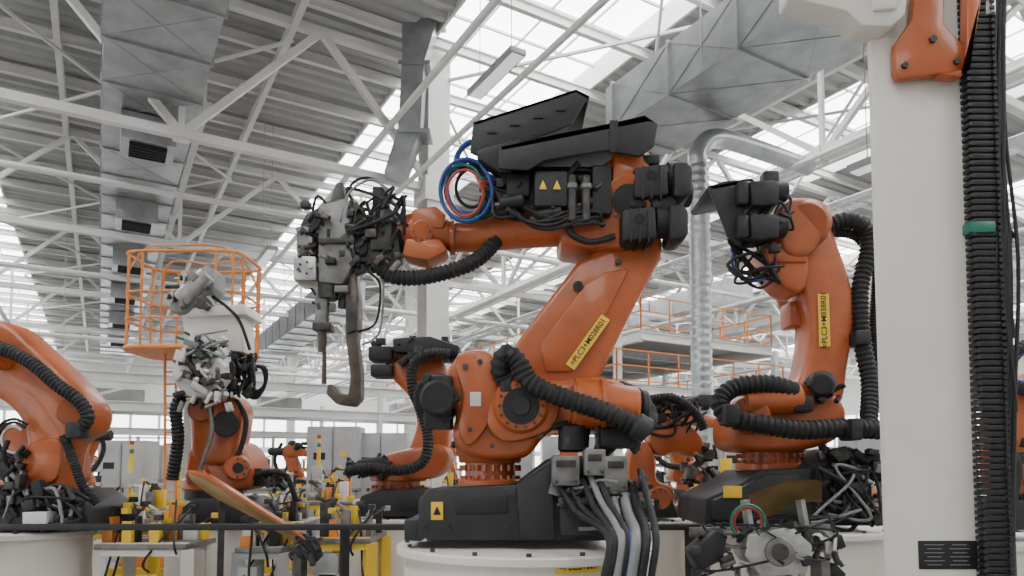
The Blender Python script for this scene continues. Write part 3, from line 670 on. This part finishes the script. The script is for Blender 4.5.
p = Part("arm_motors", R5, S)
p.rc(368, 346, 392, 360, -30, -4, BLK, 2); p.rc(370, 364, 392, 376, -30, -4, BLK, 2); p.pl([(392, 338), (430, 336), (460, 346), (458, 356), (394, 352)], -36, 20, BLK, 2)
p.greeble(370, 340, 455, 362, -36, -22, 30, 4, 9, [BLK, DRK]); p.done()
p = Part("energy_hose", R5, S)
p.tb([(450, 354, -36), (428, 354, -40), (414, 364, -40), (412, 386, -40), (420, 408, -40), (428, 436, -42), (424, 460, -44), (404, 470, -44), (370, 468, -44), (346, 472, -40)], 5.5, RUB, True); p.done()

# ================================================================= SMALL DISTANT ROBOTS
def small_robot(px, sc_, Y, flip=1, seedx=0):
    S = Sheet(Y); b = S.p(px, 512, 0); R = empty("industrial_welding_robot", (b.x, Y, ZP-.1)); k = sc_
    yb = 500
    def q(pts): return [(px+flip*x*k, yb-y*k) for x, y in pts]
    o = Obj("pedestal", R); o.cyl((b.x, Y, 0), (b.x, Y, S.p(px, yb).z), .38, CRM, n=32); o.done()
    p = Part("arm_casting", R, S)
    p.pl(q([(-34, 0), (-30, 18), (28, 20), (36, 0)]), -30*k, 30*k, DRK, 2*k)
    p.vc(px, yb-18*k, yb-34*k, 0, 26*k, ORG, ch=2*k)
    p.pl(q([(-28, 34), (-30, 60), (-8, 74), (22, 70), (34, 48), (24, 34)]), -28*k, 28*k, ORG, 6*k, True)
    p.pl(q([(-16, 52), (6, 46), (24, 66), (52, 132), (58, 160), (40, 170), (22, 160)]), -16*k, 16*k, ORG, 5*k, True)
    p.pl(q([(58, 176), (66, 150), (40, 140), (0, 146), (-50, 140), (-52, 158), (0, 172), (30, 186)]), -20*k, 20*k, ORG, 6*k, True)
    pp = q([(60, 160), (104, 162)]); p.cy((*pp[0], -20*k), (*pp[1], -20*k), 13*k, BLK, ch=1)
    pp = q([(-50, 149), (-76, 147)]); p.cy((*pp[0], 0), (*pp[1], 0), 12*k, ORG); p.done()
    p = Part("tool_and_hoses", R, S)
    x0, y0 = q([(-100, 130)])[0]; x1, y1 = q([(-76, 170)])[0]
    p.greeble(min(x0, x1), y1, max(x0, x1), y0, -16*k, 16*k, 24, 8*k, 18*k, [GRM, DGM, BLK, LGM])
    x0, y0 = q([(-30, 165)])[0]; x1, y1 = q([(40, 195)])[0]
    p.greeble(min(x0, x1), y1, max(x0, x1), y0, -24*k, 20*k, 22, 8*k, 20*k, [BLK, DRK])
    p.tb([(*q([(60, 190)])[0], -20*k), (*q([(84, 130)])[0], -20*k), (*q([(50, 70)])[0], -34*k), (*q([(-20, 60)])[0], -40*k), (*q([(-50, 30)])[0], -30*k)], 6*k, RUB, True); p.done()
small_robot(690, .52, 8.6, -1); small_robot(70, .40, 9.3, 1); small_robot(300, .30, 13.2, -1); small_robot(560, .45, 9.5, 1); small_robot(455, .3, 15.6, -1)
S = Sheet(6.2); b = S.p(650, 518); R6 = empty("industrial_handling_robot", (b.x, 6.2, ZP)); pedestal(R6, (b.x, 6.2), .36)
p = Part("arm_casting", R6, S)
p.pl([(622, 518), (628, 498), (672, 498), (680, 518)], -30, 30, DRK, 2); p.pl([(632, 500), (628, 470), (634, 446), (648, 442), (656, 460), (658, 480), (674, 488), (672, 508), (650, 512)], -20, 20, ORG, 5, True)
p.cy((660, 498, -20), (660, 498, -30), 11, ORG, ch=1); p.bolts(660, 498, -30, 8, 8, 1.2, DGM, 'y', 1)
p.pl([(650, 446), (652, 424), (668, 416), (690, 424), (704, 440), (700, 456), (676, 452), (662, 456)], -16, 16, ORG, 5, True); p.done()
p = Part("tool_and_hoses", R6, S); p.greeble(642, 398, 696, 420, -16, 16, 30, 5, 12, [BLK, DRK, DGM]); p.greeble(684, 440, 716, 490, -14, 14, 40, 4, 10, [BLK, DGM, GRM]); p.tangle(640, 400, 700, 440, -24, -10, 4, 1.5, [RUB])
p.tb([(640, 402, -20), (672, 398, -20), (696, 414, -20), (704, 430, -20)], 5, RUB, True); p.done()

# ================================================================= FOREGROUND COLUMN (T-section welded post)
S = Sheet(2.5)
R8 = empty("steel_frame_column", (S.p(936, 576).x, 2.5, 0))
o = Obj("column_post", R8)
x0 = S.p(889, 576).x; x1 = S.p(984, 576).x; w_ = x1-x0
o.box(((x0+x1)/2, 2.5+.016, 1.9), (w_, .032, 3.8), CRM, bev=.004)
o.box((x1-.03, 2.5+.15, 1.9), (.03, .25, 3.8), CRM); o.box(((x0+x1)/2, 2.6, .02), (w_+.2, .4, .04), CRM)
o.done()
o = Obj("type_plate", R8); c = S.p(948, 555, -1)
o.box(c, (58*S.u, .006, 28*S.u), INK, bev=.002)
for k in range(6):
    for j in range(2): o.box(c+Vector((-.05+j*.09, -.004, .036-k*.014)), (.07-.02*((k+j) % 2), .002, .0012), GRY)
o.done()
p = Part("orange_bracket", R8, S)
p.pl([(896, 42), (912, 20), (918, -40), (946, -40), (944, 24), (966, 46), (966, 68), (956, 72), (900, 78), (896, 70)], -14, -3, ORG, 2); p.pl([(938, 74), (968, 68), (968, -40), (982, -40), (982, 0), (972, 60), (962, 76)], -20, -6, ORG, 2)
p.bolts(904, 66, -14, .1, 1, 3.5, DGM, 'y'); p.bolts(956, 62, -14, .1, 1, 3.5, DGM, 'y'); p.bolts(932, 40, -14, .1, 1, 4, DGM, 'y'); p.done()
p = Part("cream_cross_arm", R8, S)
p.pl([(790, -40), (912, -40), (906, 14), (892, 26), (862, 25), (846, 10), (810, 2), (790, -4)], -22, 10, CRM, 3); p.pl([(870, -20), (900, -20), (898, 8), (874, 10)], -26, -20, CRM, 3); p.done()
p = Part("cable_carrier", R8, S)
for k in range(96):
    y = -20+k*6.4; x = 973+ (y/576.)*20
    p.box(p.P(x, y, -2), (24*S.u, .055, 5.2*S.u), BLK, bev=.002); p.box(p.P(x-13, y+1, -2), (4*S.u, .07, 3.6*S.u), DRK); p.box(p.P(x+13, y+1, -2), (4*S.u, .07, 3.6*S.u), DRK)
p.beam(p.P(986, -20, 8), p.P(1006, 600, 8), .04, .08, BLK)
p.rc(970, 221, 996, 232, -12, 6, GRN, 1); p.rc(986, 0, 996, 14, -10, 0, LGM, .5)
for i in range(9):
    x = 996+i*2.4; p.tb([(x-10, -30, 0), (x-8+rnd.uniform(-5, 5), 120, -4), (x-4+rnd.uniform(-7, 7), 260, -6), (x+rnd.uniform(-8, 6), 400, -4), (x-2, 520, 0), (x-4, 620, 0)], rnd.uniform(1.6, 2.6), RUB)
p.tangle(985, 180, 1016, 420, -10, 4, 8, 1.6, [RUB]); p.done()
S = Sheet(4.4); b = S.p(1050, 530); R9 = empty("industrial_handling_robot", (b.x, 4.4, ZP)); pedestal(R9, (b.x, 4.4), .5)
p = Part("arm_casting", R9, S)
p.pl([(1000, 530), (1006, 500), (1090, 500), (1100, 530)], -30, 30, DRK, 2); p.pl([(1016, 500), (1004, 470), (1004, 420), (1012, 390), (1040, 370), (1090, 380), (1090, 500)], -20, 20, ORG, 6, True); p.done()
p = Part("energy_hose", R9, S); p.tb([(1060, 340, -30), (1022, 348, -30), (1008, 366, -30), (1014, 386, -30), (1050, 390, -30)], 7, RUB, True); p.tb([(1060, 350, -34), (1018, 356, -34), (1010, 376, -34), (1030, 384, -34)], 1.5, BLU)
p.tb([(1006, 440, -30), (1018, 470, -30), (1010, 510, -30)], 4, RUB); p.greeble(1000, 440, 1040, 500, -30, -20, 14, 4, 10, [BLK, DRK]); p.done()

# ================================================================= GUARD RAIL & FLOOR CLUTTER
S = Sheet(4.56)
o = Obj("guard_rail"); a = S.p(-60, 527); b = S.p(700, 527); b.z = a.z
o.beam(a, b, .05, .04, BLK, .006)
for x in (-30, 345, 690): q_ = S.p(x, 527); o.beam((q_.x, q_.y, a.z), (q_.x, q_.y, 0), .05, .05, BLK); o.box((q_.x, q_.y, .01), (.14, .14, .02), BLK)
o.done()
def fixture(px, Y, w, h, n, col, d=.7):
    S = Sheet(Y); c = S.p(px, 540); o = Obj("welding_fixture"); x = c.x; e_ = d/2-.05
    for sx in (-1, 1):
        for sy in (-e_, e_): o.beam((x+sx*w/2, Y+sy, 0), (x+sx*w/2, Y+sy, h), .08, .08, col)
    for z in (.25, h): 
        for sy in (-e_, e_): o.beam((x-w/2, Y+sy, z), (x+w/2, Y+sy, z), .07, .09, col)
    o.box((x, Y, h+.02), (w*1.05, d, .04), GRM, bev=.005)
    for i in range(n):
        px_ = x+rnd.uniform(-.5, .5)*w; py_ = Y+rnd.uniform(-e_, e_); hh = rnd.uniform(.06, .26); m = rnd.choice([YEL, LGM, DGM, GRM, BLK, STK, ORD])
        o.box((px_, py_, h+.04+hh/2), (rnd.uniform(.04, .10), rnd.uniform(.04, .1), hh), m, bev=.004)
        d2 = Vector((rnd.uniform(-.12, .12), rnd.uniform(-.05, .05), rnd.uniform(.0, .08)))
        q = Vector((px_, py_, h+.04+hh)); o.cyl(q, q+d2, .014, rnd.choice([LGM, DGM, BLK]), n=8); o.box(q+d2, (.05, .05, .04), rnd.choice([DGM, YEL, LGM]), bev=.003)
        if rnd.random() < .35:
            e = Vector((x+rnd.uniform(-.5, .5)*w, Y-e_-.02, rnd.uniform(.2, h))); o.sweep(cr([q, q+Vector((.05, -.1, .02)), e+Vector((0, -.05, .1)), e], 6), .009, RUB, 6)
    for i in range(5): o.box((x+rnd.uniform(-.45, .45)*w, Y-e_, rnd.uniform(.25, h-.1)), (rnd.uniform(.08, .25), .1, rnd.uniform(.08, .2)), rnd.choice([GRY, YEL, STK, DGM, col]), bev=.005)
    return o.done()
for a in ((10, 6.9, 1.2, .78, 16, CRM), (110, 7.7, 1.3, .95, 18, YEL), (262, 7.2, 1.0, .85, 18, CRM), (325, 8.4, 1.2, 1.0, 18, YEL), (352, 5.5, .40, .86, 9, YEL),
          (158, 5.2, .62, .84, 16, CRM, .5), (270, 5.35, .32, .80, 10, GRY, .5), (95, 6.2, .8, .86, 14, YEL, .5),
          (300, 10.5, 1.6, 1.1, 22, GRY), (40, 11, 2.0, 1.1, 22, CRM), (0, 13, 2.2, 1.2, 20, YEL), (440, 10, 1.5, 1.1, 16, GRY), (690, 10.2, 1.4, 1.1, 20, YEL), (620, 12.2, 1.6, 1.1, 16, CRM),
          (705, 7.4, .7, .9, 14, YEL), (860, 7.7, 1.2, .9, 14, CRM), (1010, 6.5, 1, .8, 12, YEL), (60, 16, 3, 1.4, 26, GRY), (250, 16, 3, 1.4, 26, YEL), (400, 18, 3, 1.4, 20, CRM), (700, 15, 2.4, 1.5, 24, GRY)):
    fixture(*a)
def cabinet(px, Y, w, h, mt=GRY):
    S = Sheet(Y); x = S.p(px, 500).x; o = Obj("control_cabinet")
    o.box((x, Y+.25, h/2+.05), (w, .5, h), mt, bev=.012); o.box((x, Y+.25, .03), (w*.96, .46, .06), DRK)
    o.box((x, Y-.003, h/2+.05), (.006, .008, h*.96), DRK)
    for k in (-1, 1):
        o.box((x+k*w*.25, Y-.006, h/2+.05), (w*.44, .012, h*.92), mt, bev=.004); o.box((x+k*.05, Y-.02, h*.55), (.02, .02, .14), DRK)
    o.box((x-w*.25, Y-.016, h*.78), (.2, .012, .12), INK); o.box((x+w*.2, Y-.016, h*.8), (.1, .01, .1), YEL); o.done()
for a in ((332, 12, .9, 2.1), (380, 12.2, .9, 2.0), (505, 14, 1.1, 2.0), (120, 13, .9, 1.9), (745, 10.5, .8, 2.0), (890, 9.4, .9, 2.0), (570, 15.5, 1.2, 2.1), (160, 18, 1.5, 2.0)): cabinet(*a)
def fence(px0, px1, Y, h=2.1, mt=GRY):
    S = Sheet(Y); x0 = S.p(px0, 500).x; x1 = S.p(px1, 500).x; o = Obj("safety_fence"); n = max(1, round((x1-x0)/1.5))
    for i in range(n+1): x = x0+(x1-x0)*i/n; o.box((x, Y, h/2), (.05, .05, h), GRY); o.box((x, Y, .01), (.16, .16, .02), GRY)
    for z in (.15, h/2, h-.03): o.box(((x0+x1)/2, Y, z), (x1-x0, .03, .03), mt)
    k = x0
    while k < x1: o.box((k, Y, h/2+.05), (.006, .006, h-.2), mt); k += .12
    o.done()
fence(0, 340, 14.6); fence(430, 600, 13.3); fence(730, 1020, 12)
for (px, Y, h) in ((130, 8.5, 1.6), (318, 9.2, 1.7), (725, 8, 1.8), (85, 8.6, 1.4)):
    S = Sheet(Y); x = S.p(px, 500).x; o = Obj("signal_light_post")
    o.cyl((x, Y, 0), (x, Y, h), .025, YEL if px < 340 else GRY, n=12); o.cyl((x, Y, 0), (x, Y, .02), .1, DRK)
    for i, m in enumerate((GRN, YEL, RED)): o.cyl((x, Y, h+i*.055), (x, Y, h+.05+i*.055), .026, m, n=16, ch=.003)
    o.box((x, Y-.06, h*.8), (.12, .08, .18), rnd.choice([GRY, YEL]), bev=.006); o.done()

# ------------------------------------------------------------------ light & camera
w = bpy.data.worlds.new("hall_daylight"); sc.world = w; w.use_nodes = True
w.node_tree.nodes["Background"].inputs["Color"].default_value = (1.0, 0.97, 0.93, 1); w.node_tree.nodes["Background"].inputs["Strength"].default_value = 0.55
cam = bpy.data.cameras.new("camera"); co = bpy.data.objects.new("camera", cam); sc.collection.objects.link(co)
cam.sensor_width = 36; cam.lens = F/1024*36; cam.shift_y = (CY-288)/1024; cam.clip_start = .05; cam.clip_end = 300
co.location = (0, 0, ZC); co.rotation_euler = (math.pi/2+PITCH, 0, 0); sc.camera = co
